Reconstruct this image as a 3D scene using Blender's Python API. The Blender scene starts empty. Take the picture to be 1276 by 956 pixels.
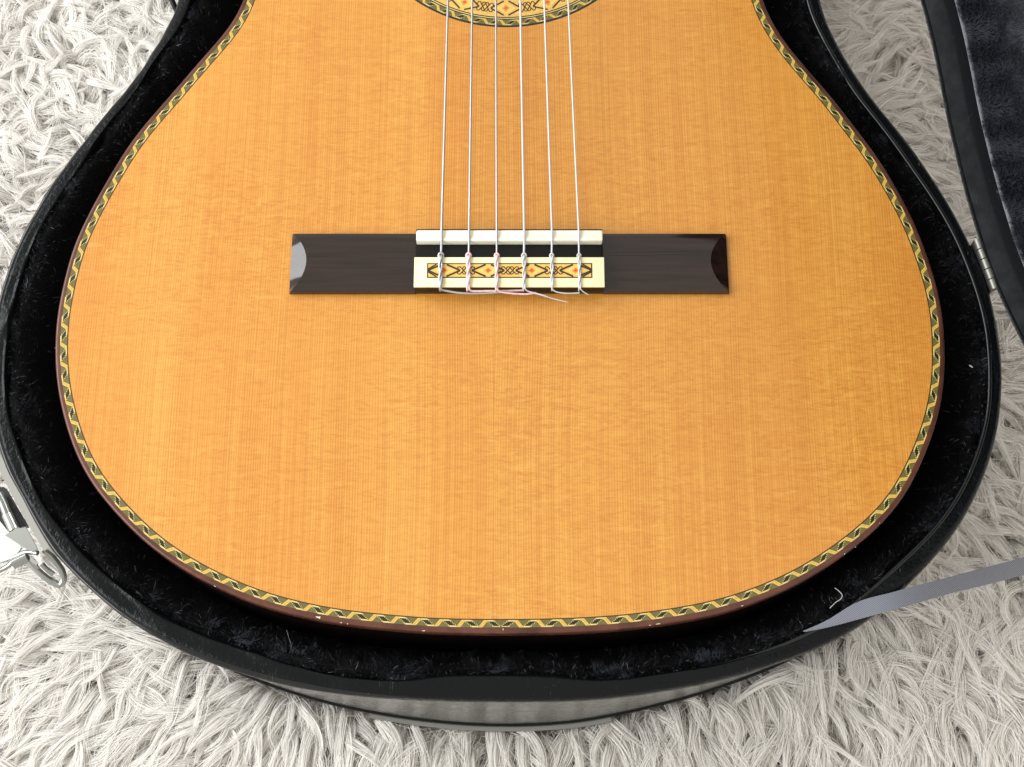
import bpy, math
import numpy as np
rng = np.random.default_rng(7)
sc = bpy.context.scene

# ------------------------------------------------------------------ camera
F, CX, CY, TH, H = 1750.0, 638.0, 478.0, math.radians(18.26), .5667
CAM = np.array([0, -H*math.tan(TH), H])
FW = np.array([0, math.sin(TH), -math.cos(TH)])
UP = np.array([0, math.cos(TH), math.sin(TH)])
cd = bpy.data.cameras.new('camera'); cam = bpy.data.objects.new('camera', cd)
sc.collection.objects.link(cam); sc.camera = cam
cd.sensor_width = 36; cd.lens = 36*F/1276; cd.clip_start = .01; cd.clip_end = 50
cam.location = CAM; cam.rotation_euler = (TH, 0, 0)

# ------------------------------------------------------------------ light: a window high on the left, pale room all round
w = bpy.data.worlds.new('World'); sc.world = w; w.use_nodes = True
wb = w.node_tree.nodes['Background']; wb.inputs[0].default_value = (1, .957, .885, 1); wb.inputs[1].default_value = 1.06
def area(name, loc, target, sx, sy, power, col):
    l = bpy.data.lights.new(name, 'AREA'); l.shape = 'RECTANGLE'; l.size = sx; l.size_y = sy; l.energy = power; l.color = col
    o = bpy.data.objects.new(name, l); sc.collection.objects.link(o)
    o.location = loc
    from mathutils import Vector
    o.rotation_euler = (Vector(target)-Vector(loc)).to_track_quat('-Z', 'Y').to_euler()
    return o
area('window_light', (-1.75, .05, 1.1), (0, 0, 0), 2.7, 1.05, 80, (.95, .98, 1))
sc.view_settings.view_transform = 'Standard'; sc.view_settings.look = 'None'
sc.view_settings.exposure = -.13; sc.view_settings.gamma = 1
sc.cycles.use_denoising = True
sc.cycles.max_bounces = 8; sc.cycles.diffuse_bounces = 5; sc.cycles.glossy_bounces = 4
sc.cycles_curves.shape = 'RIBBONS'

# ------------------------------------------------------------------ helpers
def P(u, v, z=0.):
    """the point of the level plane z (metres above the soundboard) seen at pixel u, v of the photograph: used for measuring only"""
    d = FW*F+np.array([1., 0, 0])*(u-CX)+UP*(CY-v)
    return CAM+d*((z-CAM[2])/d[2])
def PP(pts, z): return np.array([P(u, v, z)[:2] for u, v in pts])
col = sc.collection
def link(name, data, parent=None, loc=None):
    o = bpy.data.objects.new(name, data); col.objects.link(o)
    if parent is not None: o.parent = parent
    if loc is not None: o.location = loc
    return o
def empty(name, loc, label, cat):
    o = link(name, None, None, loc); o.empty_display_size = .02; o['label'] = label; o['category'] = cat
    return o
def mesh(name, v, f, mat, smooth=False, mi=None):
    m = bpy.data.meshes.new(name); m.from_pydata([tuple(map(float, p)) for p in v], [], [tuple(map(int, q)) for q in f])
    for x in (mat if isinstance(mat, (list, tuple)) else [mat]): m.materials.append(x)
    if smooth: m.polygons.foreach_set('use_smooth', [True]*len(m.polygons))
    if mi is not None: m.polygons.foreach_set('material_index', mi)
    m.update(); return m
def part(name, v, f, mat, parent, smooth=False, mi=None):
    """geometry given in world metres; the parent is an Empty or mesh at parent_loc()"""
    off = np.array(wloc(parent)) if parent is not None else np.zeros(3)
    return link(name, mesh(name, np.asarray(v, float)-off, f, mat, smooth, mi), parent)
def wloc(o):
    p = np.array(o.location)
    while o.parent is not None: o = o.parent; p = p+np.array(o.location)
    return p
def autosmooth(o, deg=35):
    m = o.data; m.polygons.foreach_set('use_smooth', [True]*len(m.polygons)); m.set_sharp_from_angle(angle=math.radians(deg))
    return o
def tube(path, r, seg=8, cap=True):
    p = np.asarray(path, float); n = len(p); r = np.broadcast_to(np.asarray(r, float), (n,))
    t = np.gradient(p, axis=0); t /= np.linalg.norm(t, axis=1)[:, None]+1e-12
    a = np.array([0, 0, 1.]) if abs(t[0][2]) < .9 else np.array([1., 0, 0])
    V = []; nrm = np.cross(t[0], a); nrm /= np.linalg.norm(nrm)
    for i in range(n):
        nrm = nrm-t[i]*(nrm@t[i]); nrm /= np.linalg.norm(nrm)+1e-12; b = np.cross(t[i], nrm)
        for k in range(seg):
            q = 2*math.pi*k/seg; V.append(p[i]+r[i]*(math.cos(q)*nrm+math.sin(q)*b))
    Fc = [(i*seg+k, i*seg+(k+1) % seg, (i+1)*seg+(k+1) % seg, (i+1)*seg+k) for i in range(n-1) for k in range(seg)]
    if cap: Fc += [tuple(range(seg))[::-1], tuple((n-1)*seg+k for k in range(seg))]
    return V, Fc
def join(*vf):
    V, Fc = [], []
    for v, f in vf:
        b = len(V); V += [tuple(x) for x in v]; Fc += [tuple(i+b for i in q) for q in f]
    return V, Fc
def crom(pts, n, closed=False):
    """Catmull-Rom through the points, n samples even in length"""
    p = np.asarray(pts, float); m = len(p); out = []
    rngi = range(m if closed else m-1)
    for i in rngi:
        g = (lambda k: p[k % m]) if closed else (lambda k: p[min(max(k, 0), m-1)])
        a, b, c, d = g(i-1), g(i), g(i+1), g(i+2)
        for t in np.linspace(0, 1, 12, endpoint=False):
            out.append(.5*((2*b)+(c-a)*t+(2*a-5*b+4*c-d)*t*t+(3*b-a-3*c+d)*t**3))
    out.append(p[0] if closed else p[-1]); out = np.array(out)
    return resample(out, n, closed)
def resample(out, n, closed=False):
    s = np.r_[0, np.cumsum(np.linalg.norm(np.diff(out, axis=0), axis=1))]
    q = np.linspace(0, s[-1], n, endpoint=not closed)
    return np.stack([np.interp(q, s, out[:, k]) for k in range(out.shape[1])], 1)
def smooth_closed(c, sig):
    n = len(c); k = np.exp(-.5*(np.arange(-3*sig, 3*sig+1)/sig)**2); k /= k.sum()
    e = np.concatenate([c[-3*sig:], c, c[:3*sig]])
    return np.stack([np.convolve(e[:, i], k, 'valid') for i in range(2)], 1)
def normals_in(c):
    t = np.roll(c, -1, 0)-np.roll(c, 1, 0); t /= np.linalg.norm(t, axis=1)[:, None]
    n = np.stack([-t[:, 1], t[:, 0]], 1)
    ctr = np.array([np.mean(c[:, 0]), 0])
    ar = np.sum(c[:, 0]*np.roll(c[:, 1], -1)-np.roll(c[:, 0], -1)*c[:, 1])
    return n if ar > 0 else -n
def offs(c, d): return c+normals_in(c)*d
def rings(rs, zs, closed=True):
    """rs: list of (N,2) curves, zs: heights (scalar or (N,)); quads between neighbours"""
    n = len(rs[0]); V = []
    for r, z in zip(rs, zs): V += list(np.c_[r, np.broadcast_to(z, (n,))])
    Fc = []
    for j in range(len(rs)-1):
        for i in range(n if closed else n-1):
            k = (i+1) % n; Fc.append((j*n+i, j*n+k, (j+1)*n+k, (j+1)*n+i))
    return V, Fc
def inside(p, poly):
    x, y = p[:, 0], p[:, 1]; r = np.zeros(len(p), bool); a = poly; b = np.roll(poly, -1, 0)
    for (x0, y0), (x1, y1) in zip(a, b):
        if y0 == y1: continue
        c = ((y0 > y) != (y1 > y)) & (x < (x1-x0)*(y-y0)/(y1-y0)+x0); r ^= c
    return r
def sstep(x, a, b):
    t = np.clip((x-a)/(b-a), 0, 1); return t*t*(3-2*t)
class Field:
    """smooth random field, roughly unit variance"""
    def __init__(s, wl, n=26):
        a = rng.uniform(0, 2*math.pi, n); k = 2*math.pi/wl*rng.uniform(.6, 1.5, n)
        s.kx, s.ky, s.p, s.n = k*np.cos(a), k*np.sin(a), rng.uniform(0, 6.3, n), n
    def __call__(s, x, y):
        o = np.zeros_like(x)
        for i in range(s.n): o += np.sin(s.kx[i]*x+s.ky[i]*y+s.p[i])
        return o*math.sqrt(2/s.n)

# ------------------------------------------------------------------ materials
def srgb(r, g, b):
    f = lambda c: c/12.92 if c <= .04045 else ((c+.055)/1.055)**2.4
    return (f(r/255), f(g/255), f(b/255), 1)
class M:
    def __init__(s, name, base=(.5, .5, .5, 1), rough=.5, spec=.5, metal=0, coat=0, coat_rough=.1, sheen=0):
        s.m = bpy.data.materials.new(name); s.m.use_nodes = True; s.t = s.m.node_tree; s.b = s.t.nodes['Principled BSDF']
        i = s.b.inputs; i['Base Color'].default_value = base if len(base) == 4 else (*base, 1); i['Roughness'].default_value = rough
        i['Specular IOR Level'].default_value = spec; i['Metallic'].default_value = metal
        i['Coat Weight'].default_value = coat; i['Coat Roughness'].default_value = coat_rough; i['Sheen Weight'].default_value = sheen
    def n(s, typ, **kw):
        x = s.t.nodes.new(typ)
        for k, v in kw.items():
            if k.startswith('_'): setattr(x, k[1:], v); continue
            sock = x.inputs[int(k[1:])] if k[0] == 'i' and k[1:].isdigit() else x.inputs[k.replace('__', ' ')]
            if hasattr(v, 'is_output'): s.t.links.new(v, sock)
            else: sock.default_value = v
        return x
    def link(s, a, b): s.t.links.new(a, s.b.inputs[b])
    def obj(s): return s.n('ShaderNodeTexCoord').outputs['Object']
    def noise(s, vec, scale3, scale=1., detail=3., rough=.55, dist=0.):
        mp = s.n('ShaderNodeMapping', Vector=vec, Scale=scale3)
        return s.n('ShaderNodeTexNoise', Vector=mp.outputs[0], Scale=scale, Detail=detail, Roughness=rough, Distortion=dist).outputs[0]
    def ramp(s, fac, stops, interp='LINEAR'):
        r = s.n('ShaderNodeValToRGB', Fac=fac); e = r.color_ramp.elements; r.color_ramp.interpolation = interp
        while len(e) > 1: e.remove(e[-1])
        e[0].position, e[0].color = stops[0]
        for p, c in stops[1:]: k = e.new(p); k.color = c
        return r.outputs[0]
    def mix(s, fac, a, b, mode='MIX'):
        x = s.n('ShaderNodeMix', _data_type='RGBA', _blend_type=mode)
        for sock, v in ((x.inputs[0], fac), (x.inputs[6], a), (x.inputs[7], b)):
            if hasattr(v, 'is_output'): s.t.links.new(v, sock)
            else: sock.default_value = v
        return x.outputs[2]
    def math(s, op, a, b=0., c=0.):
        x = s.n('ShaderNodeMath', _operation=op)
        for k, v in zip((0, 1, 2), (a, b, c)):
            if hasattr(v, 'is_output'): s.t.links.new(v, x.inputs[k])
            else: x.inputs[k].default_value = v
        return x.outputs[0]
    def bump(s, h, dist, strength=1.):
        b = s.n('ShaderNodeBump', Height=h, Distance=dist, Strength=strength); s.link(b.outputs[0], 'Normal')
G_ = lambda v: (v, v, v, 1)

SEAM = P(626.5, 780)[0]
def wood_top():
    k = M('cedar_top', rough=.34, spec=.45, coat=.35, coat_rough=.12); ob = k.obj()
    sp = k.n('ShaderNodeSeparateXYZ', Vector=ob)
    ax = k.math('ABSOLUTE', k.math('SUBTRACT', sp.outputs[0], float(SEAM)))
    # slight bow of the grain, then bookmatched coordinates
    bow = k.noise(ob, (6, 5, 1), 1, 1)
    ax2 = k.math('MULTIPLY_ADD', bow, .006, ax)
    sgn = k.math('GREATER_THAN', sp.outputs[0], float(SEAM))
    v = k.n('ShaderNodeCombineXYZ', X=k.math('ADD', ax2, .1373), Y=sp.outputs[1], Z=k.math('MULTIPLY', sgn, .07)).outputs[0]
    broad = k.noise(v, (20, 1.2, 3), 1, 2, .5)
    blot = k.noise(ob, (9, 14, 1), 1, 3, .5)
    silk = k.noise(ob, (190, 820, 1), 1, 2.5, .6, 1.2)
    silk2 = k.noise(ob, (75, 380, 1), 1, 2.5, .6, 1.2)
    wig = k.noise(ob, (260, 420, 1), 1, 2, .6)
    # growth rings: even dark lines about a millimetre apart, drawn closer and wider by turns, nudged by the ripple
    spread = k.noise(v, (60, 1.2, 1), 1, 2)
    pos = k.math('ADD', k.math('ADD', k.math('MULTIPLY', ax2, 6000.), k.math('MULTIPLY', spread, 16.)), k.math('MULTIPLY', wig, 2.2))
    ring = k.math('MULTIPLY_ADD', k.math('SINE', pos), .5, .5)
    amp = k.ramp(k.noise(v, (55, 2.5, 1), 1, 3, .6), [(.3, G_(.22)), (.52, G_(.40)), (.75, G_(.66))])
    fine = k.noise(v, (900, 6, 1), 1, 2.5, .6)
    mask = k.ramp(blot, [(.3, G_(.5)), (.65, G_(1))])
    c = k.ramp(broad, [(.28, srgb(232, 155, 66)), (.5, srgb(241, 168, 76)), (.72, srgb(247, 181, 92))])
    c = k.mix(k.math('MULTIPLY', k.ramp(ring, [(.4, G_(0)), (1, G_(1))]), amp), c, srgb(188, 104, 32))
    c = k.mix(k.ramp(fine, [(.36, G_(.3)), (.54, G_(0))]), c, srgb(204, 120, 42))
    c = k.mix(k.ramp(fine, [(.56, G_(0)), (.72, G_(.22))]), c, srgb(255, 200, 116))
    sk = k.math('MULTIPLY', k.ramp(silk, [(.45, G_(0)), (.66, G_(.5))]), mask)
    c = k.mix(sk, c, srgb(200, 116, 38))
    sk2 = k.math('MULTIPLY', k.ramp(silk2, [(.5, G_(0)), (.7, G_(.32))]), mask)
    c = k.mix(sk2, c, srgb(208, 124, 44))
    c = k.mix(k.math('MULTIPLY', k.ramp(silk2, [(.28, G_(.28)), (.44, G_(0))]), mask), c, srgb(255, 196, 108))
    seam = k.math('MULTIPLY', k.math('LESS_THAN', ax, .00022), .4)
    c = k.mix(seam, c, srgb(190, 110, 45))
    c = k.mix(1., c, (.965, .99, .73, 1), 'MULTIPLY')
    hs = k.n('ShaderNodeHueSaturation', Color=c, Saturation=.985, Value=.785)
    k.link(hs.outputs[0], 'Base Color')
    k.bump(k.math('ADD', fine, silk2), .00004, .35)
    return k.m
def rosewood(name, a, b, rough=.16, ax=0, spec=.34):
    k = M(name, rough=rough, spec=spec, coat=.0, coat_rough=.06); ob = k.obj()
    s3 = (18, 420, 420) if ax == 0 else (60, 60, 60)
    f = k.noise(ob, s3, 1, 4, .6, .3)
    c = k.ramp(f, [(.25, a), (.6, b), (.9, a)])
    if ax == 0:      # two black mineral streaks running along the right wing
        sp = k.n('ShaderNodeSeparateXYZ', Vector=ob); yy = k.math('MULTIPLY_ADD', k.noise(ob, (30, 5, 5), 1, 2), .0016, sp.outputs[1])
        on = k.math('MULTIPLY', k.math('GREATER_THAN', sp.outputs[0], .043), k.math('LESS_THAN', sp.outputs[0], .083))
        for y0 in (.0051, .0036):
            d = k.math('ABSOLUTE', k.math('SUBTRACT', yy, y0))
            c = k.mix(k.math('MULTIPLY', on, k.math('LESS_THAN', d, .00022)), c, srgb(8, 6, 6))
    k.link(c, 'Base Color')
    return k.m
MAT = {}
MAT['top'] = wood_top()
MAT['bridge'] = rosewood('bridge_rosewood', srgb(18, 12, 10), srgb(44, 30, 25), .1, 0, .5)
MAT['ebony'] = M('polished_black', srgb(12, 11, 11), .3, .25).m
MAT['bind'] = rosewood('binding_rosewood', srgb(62, 34, 27), srgb(98, 60, 48), .22, 1)
MAT['line'] = M('dark_line', srgb(66, 45, 20), .4).m
MAT['blackline'] = M('black_line', srgb(34, 28, 22), .4).m
def flat(name, c, rough=.35, var=.12, sc_=900):
    k = M(name, rough=rough); f = k.noise(k.obj(), (sc_, sc_, sc_), 1, 2)
    a = tuple(x*(1-var) for x in c[:3])+(1,); b = tuple(min(1, x*(1+var)) for x in c[:3])+(1,)
    k.link(k.ramp(f, [(.35, a), (.65, b)]), 'Base Color'); return k.m
MAT['olive'] = flat('olive_veneer', srgb(102, 95, 48))
MAT['cream'] = flat('cream_veneer', srgb(212, 192, 116))
MAT['amber'] = flat('amber_veneer', srgb(206, 160, 64))
MAT['green'] = flat('dark_green_veneer', srgb(26, 30, 20))
MAT['inlay'] = flat('inlay_yellow', srgb(226, 182, 92))
MAT['ros'] = flat('rosette_yellow', srgb(222, 178, 92))
MAT['pale'] = flat('inlay_pale', srgb(232, 194, 106))
MAT['red'] = flat('inlay_red', srgb(222, 84, 40))
MAT['ink'] = flat('inlay_dark', srgb(54, 42, 24))
MAT['bone'] = flat('bone', srgb(240, 237, 218), .3, .04, 200)
MAT['ivory'] = flat('ivory_plate', srgb(240, 235, 190), .3, .04, 200)
MAT['rib'] = rosewood('side_rosewood', srgb(11, 6, 5), srgb(22, 11, 9), .3, 1)
MAT['silver'] = M('wound_string', srgb(190, 189, 194), .3, metal=.7).m
MAT['pink'] = flat('pinkish_string', srgb(238, 200, 204), .4, .12, 700)
MAT['nylon'] = M('clear_nylon', srgb(206, 204, 207), .22).m
def vinyl(name, c, rough, dist, sc_=520, sp=.16):
    k = M(name, c, rough, sp); ob = k.obj()
    f1 = k.noise(ob, (sc_,)*3, 1, 3, .6); f2 = k.noise(ob, (60,)*3, 1, 2)
    k.bump(k.math('MULTIPLY_ADD', f2, .8, f1), dist, .55)
    sc1 = k.ramp(k.noise(ob, (900, 140, 300), 1, 3, .7, 1.5), [(.66, G_(0)), (.74, G_(1))]); sc2 = k.ramp(k.noise(ob, (45,)*3, 1, 2), [(.5, G_(0)), (.66, G_(.8))])
    k.link(k.mix(k.math('MULTIPLY', sc1, sc2), c, srgb(120, 122, 122)), 'Base Color')
    k.link(k.ramp(k.noise(ob, (130,)*3, 1, 3), [(.3, G_(rough-.08)), (.7, G_(rough+.14))]), 'Roughness')
    return k.m
MAT['vinyl'] = vinyl('black_vinyl', srgb(12, 14, 16), .19, .0007)
MAT['shell'] = vinyl('case_side_vinyl', srgb(86, 86, 82), .22, .0003, 520, .4)
MAT['bead'] = vinyl('glossy_black_bead', srgb(12, 14, 16), .16, .00012, 300, .45)
MAT['lidvinyl'] = vinyl('lid_vinyl', srgb(12, 14, 16), .42, .0002, 520, .07)
MAT['piping'] = vinyl('grey_edge', srgb(110, 114, 118), .35, .001)
def plush(name, c, sheen):
    k = M(name, c, .8, .2, sheen=sheen); k.b.inputs['Sheen Roughness'].default_value = .4
    k.bump(k.noise(k.obj(), (1500,)*3, 1, 3), .0015, .8); return k.m
MAT['plush'] = plush('black_plush', (.002, .0021, .0026), .0)
MAT['lidplush'] = plush('lid_plush', (.006, .0065, .009), .1)
def fibre(name, c, rough, spec):
    k = M(name, c, rough, spec); return k.m
MAT['painted_sheen'] = fibre('painted_sheen_fibre', (.030, .034, .046), .45, .4)  # lighter blue-grey fibre: highlights on the plush folds put into its colour
k_ = M('black_plush_fibre', rough=.38, spec=.16)
k_.link(k_.ramp(k_.n('ShaderNodeHairInfo').outputs['Random'], [(0, (.002, .0022, .003, 1)), (.93, (.003, .0034, .0045, 1)), (.97, (.07, .078, .10, 1)), (1, (.22, .23, .27, 1))]), 'Base Color')
MAT['plushhair'] = k_.m
MAT['lidhair'] = fibre('lid_plush_fibre', (.040, .044, .060), .5, .5)
def rug_fibre():
    m = bpy.data.materials.new('white_rug_fibre'); m.use_nodes = True; t = m.node_tree; t.nodes.clear()
    o = t.nodes.new('ShaderNodeOutputMaterial'); mx = t.nodes.new('ShaderNodeMixShader'); mx.inputs[0].default_value = .3
    d = t.nodes.new('ShaderNodeBsdfDiffuse'); tr = t.nodes.new('ShaderNodeBsdfTranslucent')
    hi = t.nodes.new('ShaderNodeHairInfo'); r = t.nodes.new('ShaderNodeValToRGB')
    r.color_ramp.elements[0].color = (.88, .855, .815, 1); r.color_ramp.elements[1].color = (.945, .93, .91, 1)
    t.links.new(hi.outputs['Random'], r.inputs[0]); t.links.new(r.outputs[0], d.inputs[0]); t.links.new(r.outputs[0], tr.inputs[0])
    t.links.new(d.outputs[0], mx.inputs[1]); t.links.new(tr.outputs[0], mx.inputs[2]); t.links.new(mx.outputs[0], o.inputs[0])
    return m
MAT['rug'] = rug_fibre()
MAT['rugback'] = flat('rug_backing', srgb(205, 198, 184), .9, .1, 300)
MAT['chrome'] = M('chrome', srgb(198, 200, 198), .14, metal=1).m
MAT['steel'] = M('dull_steel', srgb(150, 152, 148), .3, metal=.9).m
MAT['hinge'] = M('worn_hinge', srgb(122, 121, 114), .42, metal=.8).m
MAT['dark'] = M('dark_recess', srgb(22, 24, 24), .4).m
def ribbon_mat():
    k = M('grey_ribbon', rough=.7, sheen=.3); uv = k.n('ShaderNodeTexCoord').outputs['Object']
    wv = k.n('ShaderNodeTexWave', Vector=k.n('ShaderNodeMapping', Vector=uv, Rotation=(0, 0, .9)).outputs[0], Scale=480., Distortion=1.)
    k.link(k.mix(k.ramp(wv.outputs[1], [(.2, G_(0)), (.8, G_(1))]), srgb(98, 101, 112), srgb(130, 133, 145)), 'Base Color')
    k.bump(wv.outputs[1], .0002, .6); return k.m
MAT['ribbon'] = ribbon_mat()
MAT['lint'] = M('white_lint', srgb(196, 196, 194), .8).m

# ------------------------------------------------------------------ traced outlines (photograph pixels -> metres)
g_px = [(303.6,0),(287.9,30),(271.6,49.6),(250.3,72.8),(210.7,119.2),(175.4,158.9),(155.3,186.5),(123.4,240),(107.9,268.9),(92.8,300),(85.3,322.8),(76.5,360),(70.9,385),(67.8,416),(67.3,441.6),(69.6,480),(74.7,505),(80.3,527.7),(89.1,555.3),(99.1,579),(111.5,600),(129.1,623.8),(150.4,646.4),(173,670.3),(200,691.5),(227.8,710.2),(265.5,730.3),(300,746),(323.9,754.6),(361.6,765.2),(405.5,774.7),(440,779.5),(519,787),(566,789),(626,789.5),(690,788.8),(765,785.3),(800,781.5),(856.5,773.3),(906.6,762.7),(940,751.5),(990,730.8),(1034,705),(1065,682.5),(1101.4,651.5),(1126.5,621.4),(1138.6,600),(1151,572.8),(1162.4,545.2),(1172.5,510),(1177.5,480),(1178.7,435.3),(1176.2,395),(1170,360),(1159,325.3),(1149,297.7),(1137.6,270),(1121,240),(1096.6,197.8),(1070.3,163.9),(1036.5,119.5),(1001.6,80.3),(979,52.7),(961.4,25),(950.7,0)]
gx = PP(g_px, 0.)
cxg = -.004
gext = [(.1145,.212),(.1165,.245),(.128,.280),(.137,.310),(.134,.340),(.112,.370),(.075,.384),(0,.387),(-.083,.384),(-.120,.370),(-.142,.340),(-.145,.310),(-.136,.280),(-.1245,.245),(-.1225,.212)]
GUIT = smooth_closed(crom(np.r_[gx, np.array(gext)], 1600, True), 9)
ro_px = [(226.4,0),(221.4,15),(205,49),(180,86.6),(155.3,120),(130.2,148.9),(105,181.5),(80,214),(61.5,240),(43.9,271.4),(25,305),(13.8,333),(4.5,362),(-3.5,395),(-7.5,430),(-8.5,465),(-7,500),(-4,530),(1,558),(10,580),(22,605),(40,637),(61.3,674),(81.4,701),(99,718),(134,750),(156,767),(187.5,787),(233,811),(300,835.6),(378,855),(456.7,865.4),(550.8,870.5),(640,871.5),(700,871),(765,867),(859.4,852.9),(937.8,834),(1040,796.4),(1100,756),(1156.6,700),(1183,670.3),(1204.3,637.7),(1220,605),(1229,582.9),(1237.7,555.3),(1245.2,517.6),(1247.7,480),(1247.7,454),(1244.6,422.7),(1238.3,391.4),(1231.4,360),(1223,335.4),(1213,315.3),(1200.4,290),(1187.8,265),(1172.8,240),(1160,221.6),(1144.3,196.5),(1125.5,171.4),(1104,146.3),(1082.8,120),(1059.3,85.3),(1043,56.5),(1027.9,27.6),(1020.4,0)]
ri_px = [(240,0),(228,34),(200,70),(180,102),(160,129),(127,172),(90,227),(75,247),(60,272),(46.4,297),(25,356),(15,398),(10.5,432),(8,470),(9,500),(14.5,527),(25,558),(38.5,593),(46,612),(56,630),(79,659),(105,689),(128,712),(145,724),(167,742),(203,767),(260,793),(331,815.5),(394,836),(456.7,845.6),(519,847),(541,840),(590,839.5),(640,839.7),(699.6,839.7),(718,846),(765,846),(840,836),(906,824.6),(985,799),(1040,769),(1080,738),(1130,692),(1160.4,662.8),(1185.5,630.2),(1198,608.9),(1207,590),(1213.9,572.8),(1222.6,546.5),(1229.5,517.6),(1231.8,485),(1231.4,460.4),(1229,420.2),(1224,393.9),(1214.3,360),(1204,332.8),(1187.8,294),(1170.3,263.8),(1155.4,240),(1138,216.6),(1113,180.2),(1087.8,147.6),(1065.3,120),(1048,92.8),(1029,59),(1011.6,25),(1004,0)]
ZR = -.012
rext_o = [(.145,.225),(.150,.262),(.165,.300),(.168,.335),(.155,.372),(.115,.403),(.050,.415),(-.060,.415),(-.125,.403),(-.165,.372),(-.178,.335),(-.174,.300),(-.160,.262),(-.155,.225)]
c0 = np.array([-.005, .3])
rext_i = [tuple(np.array(p)-(.0062*(np.array(p)-c0)/np.linalg.norm(np.array(p)-c0))) for p in rext_o]
RO = smooth_closed(crom(np.r_[PP(ro_px, ZR), np.array(rext_o)], 1600, True), 8)
RI = smooth_closed(crom(np.r_[PP(ri_px, ZR), np.array(rext_i)], 1600, True), 7)
NR = 720
def halves(c, n=NR):
    """start every outline at its bottom middle, run up the left side to the top middle and down the right"""
    i0 = int(np.argmin(c[:, 1]+1e3*(np.abs(c[:, 0]-cxg) > .004))); c = np.roll(c, -i0, 0)
    if c[len(c)//4, 0] > cxg: c = np.roll(c[::-1], 1, 0)
    i1 = int(np.argmax(c[:, 1]-1e3*(np.abs(c[:, 0]-cxg) > .004)))
    a = resample(c[:i1+1], n//2+1); b = resample(np.r_[c[i1:], c[:1]], n//2+1)
    return np.r_[a[:-1], b[:-1]]
GU, OU, IN = halves(GUIT), halves(RO), halves(RI)

# ================================================================== RUG
ZB = -.105                      # underside of the case
ZK = -.116                      # rug backing
rug = empty('shaggy_rug', (0, 0, ZK), 'white long-pile shaggy rug lying under the guitar case', 'rug')
part('backing', [(-.9,-.8,ZK),(.9,-.8,ZK),(.9,.9,ZK),(-.9,.9,ZK),(-.9,-.8,ZK-.006),(.9,-.8,ZK-.006),(.9,.9,ZK-.006),(-.9,.9,ZK-.006)],
     [(0,1,2,3),(7,6,5,4),(0,4,5,1),(1,5,6,2),(2,6,7,3),(3,7,4,0)], MAT['rugback'], rug)
BASE = offs(OU, .004)
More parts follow.
